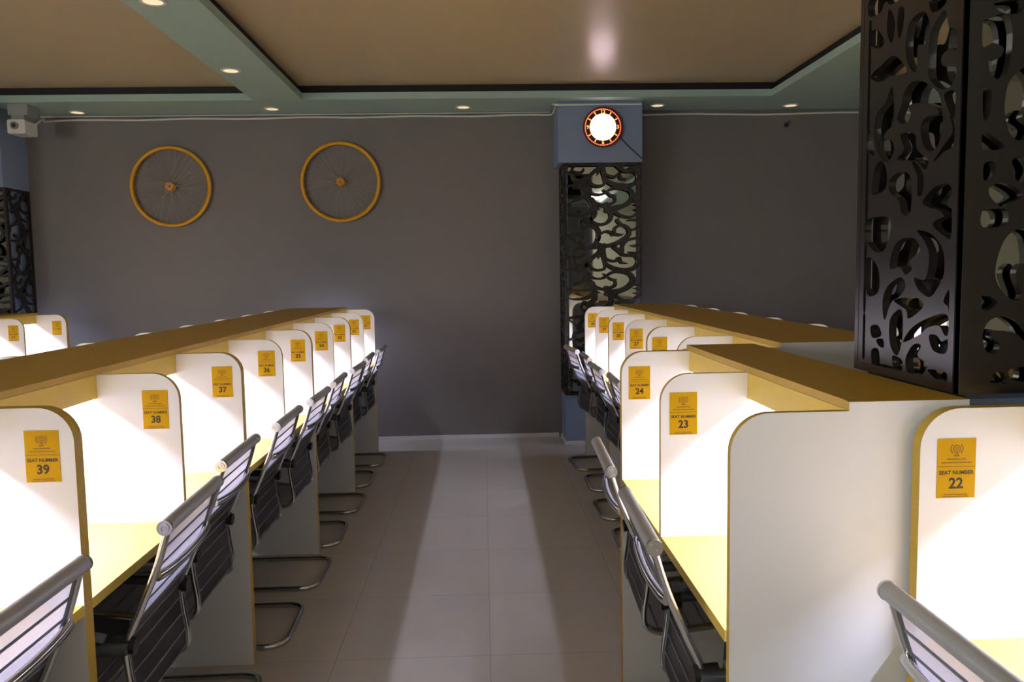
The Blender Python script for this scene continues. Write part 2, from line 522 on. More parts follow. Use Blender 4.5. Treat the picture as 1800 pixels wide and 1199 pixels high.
def lattice_mesh(W, z0, z1, t, u_shift=0.0, v_shift=0.0, mirror=False, wf=0.48):
    """Scroll pattern in the local XZ plane, x 0..W, front face at y=0, thickness t."""
    S = 0.62 / 1100.0
    mb = MB()
    n = int((z1 - z0) / (1260 * S)) + 3
    lo, hi = 0.012, W - 0.012
    cnt = 0
    for k in range(-1, n):
        for pts, ws in TILE:
            cp = smooth_path([(p[0], p[1], w) for p, w in zip(pts, ws)], 5)
            cnt += 1
            eps = (cnt % 5) * 0.00012
            L, Rr = [], []
            for i, p in enumerate(cp):
                a, b = cp[max(i - 1, 0)], cp[min(i + 1, len(cp) - 1)]
                d = Vector((b.x - a.x, b.y - a.y))
                d = d.normalized() if d.length > 1e-6 else Vector((1, 0))
                w = max(p.z, 6) * wf
                L.append((p.x - d.y * w, p.y + d.x * w))
                Rr.append((p.x + d.y * w, p.y - d.x * w))
            def tip(c, d, w, sgn):
                return [(c.x + (math.cos(q) * d.x - math.sin(q) * d.y) * w, c.y + (math.cos(q) * d.y + math.sin(q) * d.x) * w) for q in (math.radians(sgn * s) for s in (-45, 0, 45))]
            d = Vector((cp[-1].x - cp[-2].x, cp[-1].y - cp[-2].y)).normalized()
            e = Vector((cp[0].x - cp[1].x, cp[0].y - cp[1].y)).normalized()
            endc = tip(cp[-1], d, max(cp[-1].z, 6) * wf, 1)
            begc = tip(cp[0], e, max(cp[0].z, 6) * wf, 1)
            def conv(q):
                u = (q[0] - 140) * S + u_shift
                if mirror:
                    u = W - u
                z = z1 - ((q[1] - 80) * S + k * 1260 * S + v_shift)
                return (min(max(u, lo), hi), min(max(z, z0 + 0.005), z1 - 0.005))
            strip = [(conv(a), conv(b)) for a, b in zip(L, Rr)]
            zs = [q[1] for s in strip for q in s]
            us = [q[0] for s in strip for q in s]
            if max(zs) - min(zs) < 0.004 or max(us) - min(us) < 0.004:
                continue
            outline = [s[0] for s in strip] + [conv(q) for q in endc[::-1]] + [s[1] for s in strip][::-1] + [conv(q) for q in begc[::-1]]
            # front / back as quads along the strip, caps as fans, plus side walls
            m = len(strip)
            y0, y1 = -eps, t + eps
            vs = []
            for y in (y0, y1):
                vs += [(a[0], y, a[1]) for a, _ in strip] + [(b[0], y, b[1]) for _, b in strip]
            fs = []
            o2 = 2 * m
            for i in range(m - 1):
                fs.append((i, i + 1, m + i + 1, m + i))
                fs.append((o2 + i, o2 + m + i, o2 + m + i + 1, o2 + i + 1))
                fs.append((i, o2 + i, o2 + i + 1, i + 1))
                fs.append((m + i, m + i + 1, o2 + m + i + 1, o2 + m + i))
            mb.add(vs, fs)
            for cap, pair in ((endc, (strip[-1][0], strip[-1][1])), (begc, (strip[0][1], strip[0][0]))):
                poly = [pair[1]] + [conv(q) for q in cap] + [pair[0]]
                pn = len(poly)
                vs = [(q[0], y0, q[1]) for q in poly] + [(q[0], y1, q[1]) for q in poly]
                fs = [tuple(range(pn)), tuple(range(2 * pn - 1, pn - 1, -1))]
                fs += [(i, i + 1, pn + i + 1, pn + i) for i in range(pn - 1)]
                mb.add(vs, fs)
    return mb.mesh('scrollwork', [M_LATT])

def lattice_screen(label, origin, rz, W, z0, z1, t, bar_l, bar_r, u_shift=0.0, v_shift=0.0, mirror=False, group=None, wf=0.48, holes=None):
    o = thing('lattice_screen', label, 'decorative screen', origin, rz, group)
    link('scrollwork', pierced_plate(W, z0, z1, t, holes) if holes else lattice_mesh(W, z0, z1, t, u_shift, v_shift, mirror, wf), o)
    fr = MB()
    e = 0.0008
    fr.box(0, bar_l, -e, t + e, z0, z1).box(W - bar_r, W, -e, t + e, z0, z1)
    fr.box(bar_l, W - bar_r, -e, t + e, z1 - 0.022, z1).box(bar_l, W - bar_r, -e, t + e, z0, z0 + 0.02)
    fr.build('frame', M_LATT, o)
    return o

# openings of the near column's two screens: outlines in metres (across, up)
LEFT_HOLES = [[(0.281,2.02),(0.301,1.988),(0.288,1.96),(0.264,1.963),(0.262,1.927),(0.254,1.917),(0.229,1.944),(0.222,1.983),(0.236,2.016)],[(0.367,1.993),(0.378,1.961),(0.414,1.949),(0.417,1.915),(0.387,1.923),(0.36,1.917),(0.365,1.898),(0.403,1.886),(0.393,1.86),(0.363,1.858),(0.331,1.879),(0.318,1.901),(0.322,1.962),(0.34,1.984)],[(0.113,1.959),(0.161,1.964),(0.206,1.922),(0.146,1.927),(0.106,1.926),(0.068,1.947)],[(0.049,2.05),(0.082,2.047),(0.111,2.017),(0.093,2.006),(0.055,2.025)],[(0.203,1.821),(0.218,1.844),(0.227,1.867),(0.254,1.88),(0.292,1.871),(0.335,1.843),(0.348,1.817),(0.354,1.785),(0.343,1.75),(0.317,1.741),(0.293,1.76),(0.286,1.794),(0.306,1.805),(0.34,1.802),(0.331,1.815),(0.286,1.834),(0.244,1.838),(0.251,1.82),(0.234,1.805)],[(0.154,1.889),(0.163,1.855),(0.163,1.814),(0.138,1.804),(0.127,1.791),(0.152,1.787),(0.169,1.764),(0.143,1.741),(0.112,1.759),(0.088,1.808),(0.098,1.846),(0.131,1.862)],[(0.21,1.778),(0.259,1.771),(0.27,1.74),(0.306,1.715),(0.297,1.698),(0.266,1.719),(0.201,1.731),(0.225,1.747)],[(0.391,1.784),(0.418,1.766),(0.423,1.731),(0.377,1.723),(0.348,1.71),(0.376,1.735),(0.402,1.754)],[(0.092,1.724),(0.115,1.733),(0.135,1.712),(0.133,1.675),(0.081,1.668),(0.082,1.701)],[(0.167,1.684),(0.207,1.695),(0.24,1.682),(0.248,1.643),(0.24,1.609),(0.213,1.615),(0.202,1.64),(0.168,1.66)],[(0.256,1.712),(0.28,1.702),(0.298,1.677),(0.294,1.647),(0.279,1.648),(0.277,1.682)],[(0.315,1.623),(0.347,1.645),(0.388,1.649),(0.408,1.632),(0.388,1.614),(0.405,1.603),(0.431,1.6),(0.431,1.571),(0.373,1.601),(0.338,1.611)],[(0.375,1.832),(0.411,1.83),(0.417,1.788),(0.397,1.792)],[(0.139,2.075),(0.162,2.042),(0.152,2.005),(0.132,2.034)],[(0.185,2.064),(0.202,2.054),(0.198,2.019),(0.184,2.006),(0.178,2.041)],[(0.046,2.127),(0.102,2.112),(0.094,2.089),(0.047,2.095)],[(0.313,2.039),(0.362,2.025),(0.349,2.015),(0.321,2.017)],[(0.05,1.819),(0.068,1.802),(0.077,1.76),(0.052,1.778)],[(0.055,1.595),(0.11,1.602),(0.155,1.591),(0.151,1.554),(0.13,1.53),(0.094,1.531),(0.059,1.558)],[(0.18,1.503),(0.198,1.534),(0.233,1.545),(0.269,1.54),(0.283,1.518),(0.251,1.501),(0.259,1.485),(0.236,1.474),(0.217,1.489),(0.183,1.485)],[(0.289,1.555),(0.336,1.545),(0.372,1.516),(0.377,1.473),(0.357,1.445),(0.334,1.43),(0.298,1.444),(0.285,1.466),(0.32,1.463),(0.331,1.506),(0.313,1.535)],[(0.061,1.503),(0.107,1.482),(0.112,1.433),(0.064,1.427)],[(0.146,1.405),(0.164,1.438),(0.211,1.457),(0.229,1.439),(0.21,1.419),(0.179,1.406),(0.156,1.369)],[(0.201,1.408),(0.275,1.416),(0.305,1.401),(0.256,1.374),(0.246,1.391)],[(0.178,1.356),(0.198,1.377),(0.223,1.38),(0.227,1.33),(0.21,1.291),(0.182,1.31)],[(0.255,1.321),(0.292,1.356),(0.37,1.382),(0.406,1.378),(0.416,1.348),(0.387,1.346),(0.371,1.361),(0.336,1.355),(0.31,1.34)],[(0.346,1.337),(0.369,1.34),(0.385,1.33),(0.414,1.335),(0.398,1.31),(0.361,1.311)],[(0.086,1.34),(0.116,1.345),(0.13,1.325),(0.095,1.317)],[(0.115,1.311),(0.142,1.314),(0.145,1.297),(0.125,1.299)],[(0.092,1.281),(0.12,1.286),(0.126,1.248),(0.098,1.248)],[(0.255,1.279),(0.28,1.309),(0.306,1.31),(0.295,1.288),(0.328,1.276),(0.305,1.233),(0.266,1.241)],[(0.345,1.264),(0.402,1.265),(0.402,1.237),(0.377,1.239)],[(0.394,1.414),(0.432,1.435),(0.437,1.394),(0.407,1.405)],[(0.132,1.253),(0.194,1.252),(0.18,1.23),(0.144,1.231)],[(0.36,1.58),(0.408,1.583),(0.419,1.545),(0.386,1.55),(0.351,1.57)],[(0.419,1.373),(0.439,1.381),(0.441,1.305),(0.424,1.282),(0.43,1.325)],[(0.193,1.276),(0.228,1.271),(0.226,1.228),(0.203,1.231)]]
FRONT_HOLES = [[(0.031,1.943),(0.036,1.953),(0.068,1.962),(0.08,1.932),(0.077,1.879),(0.066,1.856),(0.049,1.862),(0.043,1.886),(0.061,1.891),(0.066,1.907),(0.049,1.915),(0.033,1.908)],[(0.082,1.799),(0.09,1.839),(0.123,1.863),(0.143,1.838),(0.141,1.795),(0.122,1.795),(0.111,1.777),(0.127,1.762),(0.12,1.742),(0.101,1.74),(0.087,1.763)],[(0.037,1.747),(0.052,1.737),(0.074,1.718),(0.038,1.716)],[(0.056,1.637),(0.078,1.645),(0.098,1.637),(0.112,1.623),(0.09,1.61),(0.079,1.603),(0.059,1.62)],[(0.042,1.592),(0.06,1.596),(0.083,1.592),(0.081,1.568),(0.043,1.565)],[(0.033,1.825),(0.047,1.821),(0.044,1.781),(0.035,1.774)],[(0.054,1.993),(0.099,1.997),(0.096,1.975),(0.066,1.975)],[(0.04,1.683),(0.057,1.686),(0.058,1.664),(0.041,1.655)],[(0.097,1.689),(0.114,1.693),(0.126,1.671),(0.112,1.65),(0.102,1.663)],[(0.076,1.472),(0.088,1.525),(0.114,1.547),(0.143,1.532),(0.149,1.471),(0.135,1.471),(0.123,1.488),(0.11,1.471),(0.122,1.434),(0.112,1.424),(0.091,1.438)],[(0.054,1.35),(0.066,1.373),(0.093,1.379),(0.121,1.365),(0.136,1.338),(0.122,1.338),(0.108,1.35),(0.074,1.355),(0.067,1.345),(0.084,1.33),(0.074,1.315),(0.059,1.322)],[(0.063,1.248),(0.073,1.267),(0.089,1.266),(0.097,1.242),(0.094,1.215),(0.044,1.216),(0.046,1.241)],[(0.045,1.425),(0.071,1.413),(0.048,1.396)],[(0.108,1.275),(0.142,1.278),(0.147,1.255),(0.115,1.257)]]

def _inside(p, poly):
    r = False
    for i in range(len(poly)):
        a, b = poly[i - 1], poly[i]
        if (a[1] > p[1]) != (b[1] > p[1]) and p[0] < (b[0] - a[0]) * (p[1] - a[1]) / (b[1] - a[1]) + a[0]:
            r = not r
    return r

def _round(poly, k=4):
    n = len(poly)
    out = []
    for i in range(n):
        p0, p1, p2, p3 = (Vector(poly[(i + d) % n]) for d in (-1, 0, 1, 2))
        for j in range(k):
            t = j / k
            q = 0.5 * ((2 * p1) + (p2 - p0) * t + (2 * p0 - 5 * p1 + 4 * p2 - p3) * t * t + (3 * p1 - p0 - 3 * p2 + p3) * t ** 3)
            out.append((q.x, q.y))
    return out

def pierced_plate(W, z0, z1, t, holes):
    """Board with scroll shaped openings, local XZ plane, front at y=0."""
    kept = []
    for h in holes:
        cu, cz = sum(u for u, _ in h) / len(h), sum(z for _, z in h) / len(h)
        h = [(cu + (u - cu) * 1.22, cz + (z - cz) * 1.16) for u, z in h]
        p = _round([(min(max(u, 0.026), W - 0.021), min(max(z, z0 + 0.018), z1 - 0.025)) for u, z in h])
        q = []
        for v in p:
            v = (min(max(v[0], 0.024), W - 0.019), min(max(v[1], z0 + 0.016), z1 - 0.024))
            if not q or (Vector(v) - Vector(q[-1])).length > 0.0012:
                q.append(v)
        while len(q) > 3 and (Vector(q[0]) - Vector(q[-1])).length < 0.0012:
            q.pop()
        p = q
        if len(p) >= 6:
            kept.append((p, (min(a for a, _ in p), max(a for a, _ in p), min(b for _, b in p), max(b for _, b in p))))
    P2, E2 = [], []
    for lp in [[(0, z0), (W, z0), (W, z1), (0, z1)]] + [k for k, _ in kept]:
        o = len(P2)
        P2 += [Vector(q) for q in lp]
        E2 += [(o + i, o + (i + 1) % len(lp)) for i in range(len(lp))]
    V, _e, Fc = delaunay_2d_cdt(P2, E2, [], 0, 1e-5)[:3]
    tri = []
    for f in Fc:
        c = (sum(V[i].x for i in f) / len(f), sum(V[i].y for i in f) / len(f))
        if not any(b[0] <= c[0] <= b[1] and b[2] <= c[1] <= b[3] and _inside(c, k) for k, b in kept):
            tri.append(tuple(f))
    count = {}
    for f in tri:
        for i in range(len(f)):
            e = (f[i - 1], f[i])
            key = (min(e), max(e))
            count.setdefault(key, []).append(e)
    rim = [v[0] for v in count.values() if len(v) == 1]
    mb = MB()
    n = len(V)
    mb.add([(v.x, 0, v.y) for v in V] + [(v.x, t, v.y) for v in V], tri + [tuple(n + i for i in f[::-1]) for f in tri] + [(a, b, n + b, n + a) for a, b in rim])
    return mb.mesh('scrollwork', [M_LATT])

# back column with the clock
FX0, FX1, FY = 0.690, 1.358, 6.778
cb = MB()
cb.box(FX0 + 0.005, FX1 - 0.005, FY + 0.012, WALL_Y, 0, 0.43)
cb.box(FX0 + 0.045, FX1 - 0.045, FY + 0.055, WALL_Y, 0.43, 2.402)
cb.box(0.648, 1.356, FY - 0.03, WALL_Y, 2.402, SOFF)
structure(cb.build('column', M_COLBASE), 'blue grey column on the back wall, mirror clad above its base')
structure(MB().box(FX0 - 0.006, FX1 + 0.006, FY - 0.001, FY + 0.011, 0, 0.03).box(FX0 - 0.008, FX0 + 0.004, FY + 0.011, WALL_Y - 0.012, 0, 0.03).build('baseboard_column', M_BASEB))
tag(MB().box(FX0 + 0.045, FX1 - 0.045, FY + 0.047, FY + 0.055, 0.44, 2.395).build('mirror_panel', M_MIRROR), 'mirror facing on the back column behind its black scrollwork, below the clock', 'mirror')
lattice_screen('black scrollwork screen over the front of the back column below the clock', (FX0, FY, 0), 0, FX1 - FX0, 0.43, 2.40, 0.012, 0.028, 0.014, 0.03)
lattice_screen('narrow black scrollwork screen on the left side of the clock column', (FX0, WALL_Y - 0.002, 0), math.radians(-90), WALL_Y - FY - 0.016, 0.43, 2.40, 0.012, 0.02, 0.02)

# big near column at the right: two screens over mirror
BX, BY, BD = 0.950, 1.553, 0.45
SLITS = [[(0.043, a), (0.053, a), (0.053, (a + b) / 2), (0.053, b), (0.043, b), (0.043, (a + b) / 2)] for a, b in ((1.27, 1.36), (1.40, 1.58), (1.62, 1.80), (1.83, 1.99), (2.02, 2.20), (2.24, 2.40), (2.43, 2.55))]
SIDE_HOLES = SLITS + LEFT_HOLES + [[(u, z + 0.86) for u, z in h] for h in LEFT_HOLES if max(q[1] for q in h) < 1.72]
FACE_HOLES = FRONT_HOLES + [[(u, z + 0.80) for u, z in h] for h in FRONT_HOLES if max(q[1] for q in h) < 1.75] + [[(u + 0.165, z) for u, z in h] for h in SIDE_HOLES]
bc = MB().box(BX + 0.036, BX + 0.66, BY + 0.036, BY + BD, 0, SOFF)
bc.box(BX, BX + 0.66, BY, BY + BD, 2.60, SOFF)
structure(bc.build('column', M_COLBASE), 'square near column at the right, clad in mirror and black scrollwork')
tag(MB().box(BX + 0.030, BX + 0.036, BY + 0.038, BY + BD - 0.01, 1.24, 2.59).build('mirror_panel', M_MIRROR), 'mirror on the aisle side of the near right column behind scrollwork', 'mirror')
tag(MB().box(BX + 0.038, BX + 0.62, BY + 0.030, BY + 0.036, 1.24, 2.59).build('mirror_panel', M_MIRROR), 'mirror on the camera side of the near right column above seat 22', 'mirror')
tag(MB().box(BX + 0.06, BX + 0.60, BY + BD + 0.0005, BY + BD + 0.008, 1.24, 2.59).build('mirror_panel', M_MIRROR), 'mirror on the far side of the near right column, facing the back wall', 'mirror')
lattice_screen('tall black scrollwork screen on the aisle side of the near right column', (BX, BY + BD, 0), math.radians(-90), BD - 0.0205, 1.229, 2.60, 0.018, 0.018, 0.006, holes=SIDE_HOLES)
lattice_screen('tall black scrollwork screen on the camera side of the near right column', (BX, BY, 0), 0, 0.66, 1.229, 2.60, 0.018, 0.024, 0.018, holes=FACE_HOLES)

# left column, of which only the right edge shows
LX1 = -3.915
lc = MB().box(LX1 - 0.62, LX1 - 0.045, FY + 0.05, WALL_Y, 0, 2.25).box(LX1 - 0.66, LX1 + 0.0, FY - 0.02, WALL_Y, 2.26, SOFF)
structure(lc.build('column', M_COLBASE), 'blue grey column at the left end of the back wall')
tag(MB().box(LX1 - 0.6, LX1 - 0.045, FY + 0.042, FY + 0.05, 0.44, 2.25).build('mirror_panel', M_MIRROR), 'mirror on the left end column behind black scrollwork', 'mirror')
lattice_screen('black scrollwork screen at the left edge of the photo below the security camera', (LX1 - 0.66, FY, 0), 0, 0.66, 0.43, 2.26, 0.012, 0.02, 0.02, 0.01, 0.25)
lattice_screen('thin right side of the black scrollwork cladding of the left end column', (LX1, FY + 0.014, 0), math.radians(90), WALL_Y - FY - 0.019, 0.43, 2.26, 0.012, 0.02, 0.02)

# ------------------------------------------------------------------ study carrels
ZT, ZL, ZD = 1.208, 1.226, 0.758
SP = 0.61
REACH = 0.237          # panel beyond the fascia
DEPTH = 0.472          # aisle edge to spine
BT = 0.018
CR = 0.078             # corner radius of the partitions

def partition_outline(s, full, zt, depth=DEPTH):
    z0 = 0.0 if full else ZD
    pts = [(0.0, z0), (s * depth, z0), (s * depth, zt)]
    pts += [(s * x, z) for x, z in arc(CR, zt - CR, CR, 90, 180, 10)]
    return pts

MESH = {}
def cached(key, fn):
    if key not in MESH:
        MESH[key] = fn()
    return MESH[key]

def emblem(mb, cx, cz, y, r):
    """Line mark on the sticker: a round head between two leaf sprays above a short stand."""
    pts = [(cx + r * 0.55 * math.cos(a), y, cz + r * 0.25 + r * 0.55 * math.sin(a)) for a in [2 * math.pi * i / 18 for i in range(18)]]
    def band(path, w, closed=False):
        n = len(path)
        vs, fs = [], []
        for i in range(n):
            a = Vector(path[i - 1] if closed else path[max(i - 1, 0)])
            b = Vector(path[(i + 1) % n] if closed else path[min(i + 1, n - 1)])
            d = (b - a).normalized()
            nn = Vector((-d.z, 0, d.x)) * w
            vs += [Vector(path[i]) + nn, Vector(path[i]) - nn]
        for i in range(n if closed else n - 1):
            j = (i + 1) % n
            fs.append((2 * i, 2 * j, 2 * j + 1, 2 * i + 1))
        mb.add(vs, fs)
    band(pts, r * 0.07, True)
    band([(cx + r * 0.22 * math.cos(a), y, cz + r * 0.25 + r * 0.22 * math.sin(a)) for a in [2 * math.pi * i / 12 for i in range(12)]], r * 0.06, True)
    for sg in (-1, 1):
        band([(cx + sg * r * 0.95 * math.cos(a), y, cz + r * 0.25 + r * 0.9 * math.sin(a)) for a in [math.radians(-50 + 12 * i) for i in range(9)]], r * 0.07)
    band([(cx - r * 0.3, y, cz - r * 0.55), (cx + r * 0.3, y, cz - r * 0.55)], r * 0.07)
    band([(cx - r * 0.45, y, cz - r * 0.85), (cx + r * 0.45, y, cz - r * 0.85)], r * 0.09)

SW, SH = 0.075, 0.116
def seat_label(parent, s, num, u, zc, dy=0.0):
    """Orange card with emblem, small print, SEAT NUMBER and the number; sub-parts under the card."""
    cx = s * u
    y = dy - 0.0012
    card = MB().box(cx - SW / 2, cx + SW / 2, y, dy, zc - SH / 2, zc + SH / 2).build('seat_label', M_STICK, parent)
    card['label'] = 'orange seat number card' + (' reading %s' % num if num else '')
    top = zc + SH / 2
    yy = y - 0.0003
    def fine():
        q = MB()
        rr = random.Random(3)
        for fz, w, h, gaps in ((0.345, 0.5, 0.010, 9), (0.405, 0.78, 0.009, 16), (0.94, 0.60, 0.008, 12), (0.975, 0.68, 0.008, 14)):
            x = cx - SW * w / 2
            end = cx + SW * w / 2
            while x < end - 0.001:
                ww = rr.uniform(0.002, 0.006)
                q.box(x, min(x + ww, end), yy, yy + 0.0002, top - SH * (fz + h), top - SH * (fz - h))
                x += ww + 0.0008
        q.box(cx - SW * 0.49, cx + SW * 0.49, yy, yy + 0.0002, top - SH * 0.476, top - SH * 0.466)
        return q.mesh('small_lettering', [M_INK2])
    link('small_lettering', cached(('fine', s, u, zc, dy), fine), card)
    def head():
        q = MB()
        put_text(q, 'SEAT NUMBER', 0.0105, cx, top - SH * 0.575, yy, 0.0003)
        return q.mesh('heading', [M_INK])
    link('heading', cached(('head', s, u, zc, dy), head), card)
    def emb():
        q = MB()
        emblem(q, cx, top - SH * 0.20, yy, 0.0125)
        return q.mesh('emblem', [M_INK2])
    link('emblem', cached(('emb', s, u, zc, dy), emb), card)
    if num:
        q = MB()
        put_text(q, num, 0.0285, cx, top - SH * 0.76, yy, 0.0009)
        link('number', q.mesh('number', [M_INK]), card)
    return card

def carrel(x, y, s, num, full, label, back_full, group, zt=ZT, thick=None, sticker=True, sp=SP, su=0.062):
    """One seat: partition at its far end (front face at local y=0), desktop, shelf fascia and light.
    s = +1 when the desk lies towards +x of the aisle edge."""
    t = thing('study_carrel', label, 'study carrel', (x, y, 0), 0, group)
    th = thick or BT
    n = 2 if (full and not thick) else 1
    for k in range(n):
        y0 = k * (BT + 0.0006)
        key = ('part', s, full, zt, th, k)
        me = cached(key, lambda: MB().prism(partition_outline(s, full, zt, DEPTH - 0.0092), y0, y0 + th, 0, 1).mesh('partition', [M_WHITE, M_EDGE]))
        link('partition', me, t)
    y_end = 0.0 if full else th
    y_beg = -sp + (BT * 2 + 0.0008 if back_full else BT)
    link('desktop', cached(('desk', s, y_beg, y_end), lambda: MB().box(s * 0.002, s * (DEPTH - 0.009), y_beg, y_end - 0.0003, ZD - 0.025, ZD - 0.0004, [1, 0, 1, 1, 1, 1]).mesh('desktop', [M_DESK, M_YEL])), t)
    y_b2 = -sp + (BT * 2 + 0.0008 if back_full else BT) + 0.0003
    link('fascia', cached(('fascia', s, y_b2), lambda: MB().box(s * REACH, s * (REACH + 0.016), y_b2, -0.0003, 1.138, ZT - 0.0008).mesh('fascia', [M_YEL])), t)
    lt = link('light_strip', cached(('house', s, sp), lambda: MB().box(s * (REACH + 0.055), s * (REACH + 0.085), -sp + 0.075, -0.045, ZT - 0.016, ZT - 0.001).mesh('light_strip', [M_HOUSING])), t)
    link('diffuser', cached(('led', s, sp), lambda: MB().box(s * (REACH + 0.058), s * (REACH + 0.082), -sp + 0.08, -0.05, ZT - 0.024, ZT - 0.0162, [1, 0, 0, 0, 0, 0]).mesh('diffuser', [M_HOUSING, M_LED])), lt)
    if sticker:
        seat_label(t, s, num, su + SW * 0, 1.1, 0.0)
    return t

def added_end_lamp(t, s, y0):
    """Short LED fixture on the outer face of the last partition, lighting the gap to the wall."""
    lt = link('light_strip', MB().box(s * (REACH + 0.03), s * (REACH + 0.13), y0, y0 + 0.034, ZT - 0.05, ZT - 0.034).mesh('light_strip', [M_HOUSING]), t)  # housing of an added light that brightens the back wall
    link('diffuser', MB().box(s * (REACH + 0.032), s * (REACH + 0.128), y0 + 0.002, y0 + 0.032, ZT - 0.058, ZT - 0.0502, [1, 0, 0, 0, 0, 0]).mesh('diffuser', [M_HOUSING, M_LED]), lt)

def shelf(label, x0, x1, y0, y1, up=0.0):
    return tag(MB().box(x0, x1, y0, y1, ZT + up, ZL + up).build('shelf_board', [M_TOP]), label, 'shelf')

def spine(label, x, y0, y1, z0=0.50, z1=ZT - 0.0006, half=0.0085):
    return tag(MB().box(x - half, x + half, y0, y1, z0, z1).build('divider_board', M_WHITE), label, 'divider board')

def under_shade(label, x, y0, y1):  # black board added to darken the space under the desks
    return tag(MB().box(x - 0.0085, x + 0.0085, y0, y1, 0.05, 0.4995).build('modesty_board', M_BLACK), label, 'modesty board')

def end_panel(label, x, y, s, depth, step=True, th=BT):
    pts = [(0, 0), (s * depth, 0), (s * depth, ZL if step else ZT)]
    if step:
        pts += [(s * (REACH - 0.004), ZL), (s * (REACH - 0.004), ZT)]
    pts += [(s * a, b) for a, b in arc(CR, ZT - CR, CR, 90, 180, 10)]
    o = MB().prism(pts, y, y + th, 0, 1).build('end_panel', [M_WHITE, M_EDGE])
    o.location.x = x
    return tag(o, label, 'end panel')

# --- left block: seats 31 to 39 face the aisle
LX, LY = -0.910, 1.769
SPINE_L = LX - DEPTH
GL = 'carrels 31 to 39 along the left of the aisle'
for num in range(31, 40):
    y = LY + (39 - num) * SP
    odd = num % 2 == 1
    lab = 'white study carrel whose orange card reads seat number %d, left of the aisle' % num
    t = carrel(LX, y, -1, str(num), odd, lab, not odd, GL, su=0.070)
    if num == 31:
        added_end_lamp(t, -1, BT * 2 + 0.0008)
LEND = LY - SP
LTOP = LY + 8 * SP
shelf('long ochre shelf board over the carrels left of the aisle', SPINE_L * 2 - LX + REACH, LX - REACH, LEND + 0.02, LTOP + 0.037)
under_shade('black modesty board under the desks left of the aisle', SPINE_L, LEND + 0.02, LTOP + 0.037)
spine('white spine board under the long shelf left of the aisle', SPINE_L, LEND + 0.02, LTOP + 0.037)
# far side of the left block: only the tips of its partitions and their light show
ORD = ['nearest the back wall', 'second from the back wall', 'third from the back wall', 'fourth from the back wall', 'fifth from the back wall',
       'sixth from the back wall', 'seventh from the back wall', 'eighth from the back wall', 'farthest from the back wall']
for k in range(9):
    num = 31 + k
    odd = num % 2 == 1
    t = carrel(2 * SPINE_L - LX, LTOP - k * SP, 1, None, odd, 'white partition tip behind the long left shelf, %s' % ORD[k], not odd, 'carrels on the far side of the left shelf', sticker=False)
    if k == 0:
        added_end_lamp(t, 1, BT * 2 + 0.0008)
end_panel('white end panel closing the left carrel row beside seat 39', LX, LEND, -1, DEPTH * 2 - 0.0)

# --- far left block along the left column
FLX = -3.44
for k in range(3):
    nm = (None, '11', None)[k]
    full = k % 2 == 0
    t = carrel(FLX, 6.68 - k * SP, -1, nm, full, ('white carrel in the far left row, against the back wall end', 'white carrel in the far left row, orange card reading 11', 'white carrel in the far left row, cut by the left edge of the photo')[k], not full, 'carrels of the far left row', su=0.075)
    if k == 0:
        added_end_lamp(t, -1, BT * 2 + 0.0008)
shelf('ochre shelf board over the far left carrel row', FLX - DEPTH, FLX - REACH, 6.68 - 3 * SP + 0.02, 6.717)
spine('white back board of the far left carrel row', FLX - DEPTH, 6.68 - 3 * SP + 0.02, 6.717)

# --- right near block: seats 23 and 24
NX, NY = 0.474, 2.728
for num in (24, 23):
    full = num == 24
    carrel(NX, NY + (num - 24) * SP, 1, str(num), full, 'white study carrel whose orange card reads seat number %d, right of the aisle' % num, not full, 'carrels 23 and 24 right of the aisle')
shelf('short ochre shelf board over seats 23 and 24', NX + REACH, NX + DEPTH, NY - 2 * SP + 0.0185, NY + 0.037)
under_shade('black modesty board under the desks of seats 23 and 24', NX + DEPTH, NY - 2 * SP + 0.0185, NY + 0.036)
spine('white spine board behind seats 23 and 24', NX + DEPTH - 0.0002, NY - 2 * SP + 0.0185, NY + 0.0366, 0.5, ZT - 0.0006, 0.0082)
end_panel('tall plain white end panel of the near right carrels, between seats 22 and 23', NX, NY - 2 * SP, 1, DEPTH)

# --- right far block: seats 25 to 30
RX, RY = 0.812, 6.366
SPINE_R = RX + DEPTH
for num in range(25, 31):
    full = num % 2 == 0
    carrel(RX, RY + (num - 30) * SP, 1, str(num), full, 'white study carrel whose orange card reads seat number %d, far right row' % num, not full, 'carrels 25 to 30 of the far right row', sp=SP if num > 25 else 0.5688)
REND = RY - 6 * SP + 0.06
shelf('long ochre shelf board over seats 25 to 30', RX + REACH, 2 * SPINE_R - RX - REACH, REND + 0.0185, RY + 0.037)
under_shade('black modesty board under the desks of seats 25 to 30', SPINE_R, REND + 0.0185, RY + 0.036)
spine('white spine board of the far right carrel row', SPINE_R, REND + 0.0185, RY + 0.037)
for k in range(6):
    full = k % 2 == 0
    t = carrel(2 * SPINE_R - RX, RY - k * SP, -1, None, full, 'white partition tip behind the far right shelf, %s' % ORD[k], not full, 'carrels on the far side of the far right shelf', sticker=False, sp=SP if k < 5 else 0.5688)
    if k == 0:
        added_end_lamp(t, -1, BT * 2 + 0.0008)
ep = MB()
pts = [(0, 0), (2 * DEPTH, 0)] + arc(2 * DEPTH - CR, ZT - CR, CR, 0, 90, 10) + [(2 * DEPTH - REACH, ZT), (2 * DEPTH - REACH, ZL), (REACH, ZL), (REACH, ZT)] + arc(CR, ZT - CR, CR, 90, 180, 10)
o = ep.prism(pts, REND, REND + BT, 0, 1).build('end_panel', [M_WHITE, M_EDGE])
o.location.x = RX
tag(o, 'greyish white end panel behind the shelf of seats 23 and 24', 'end panel')

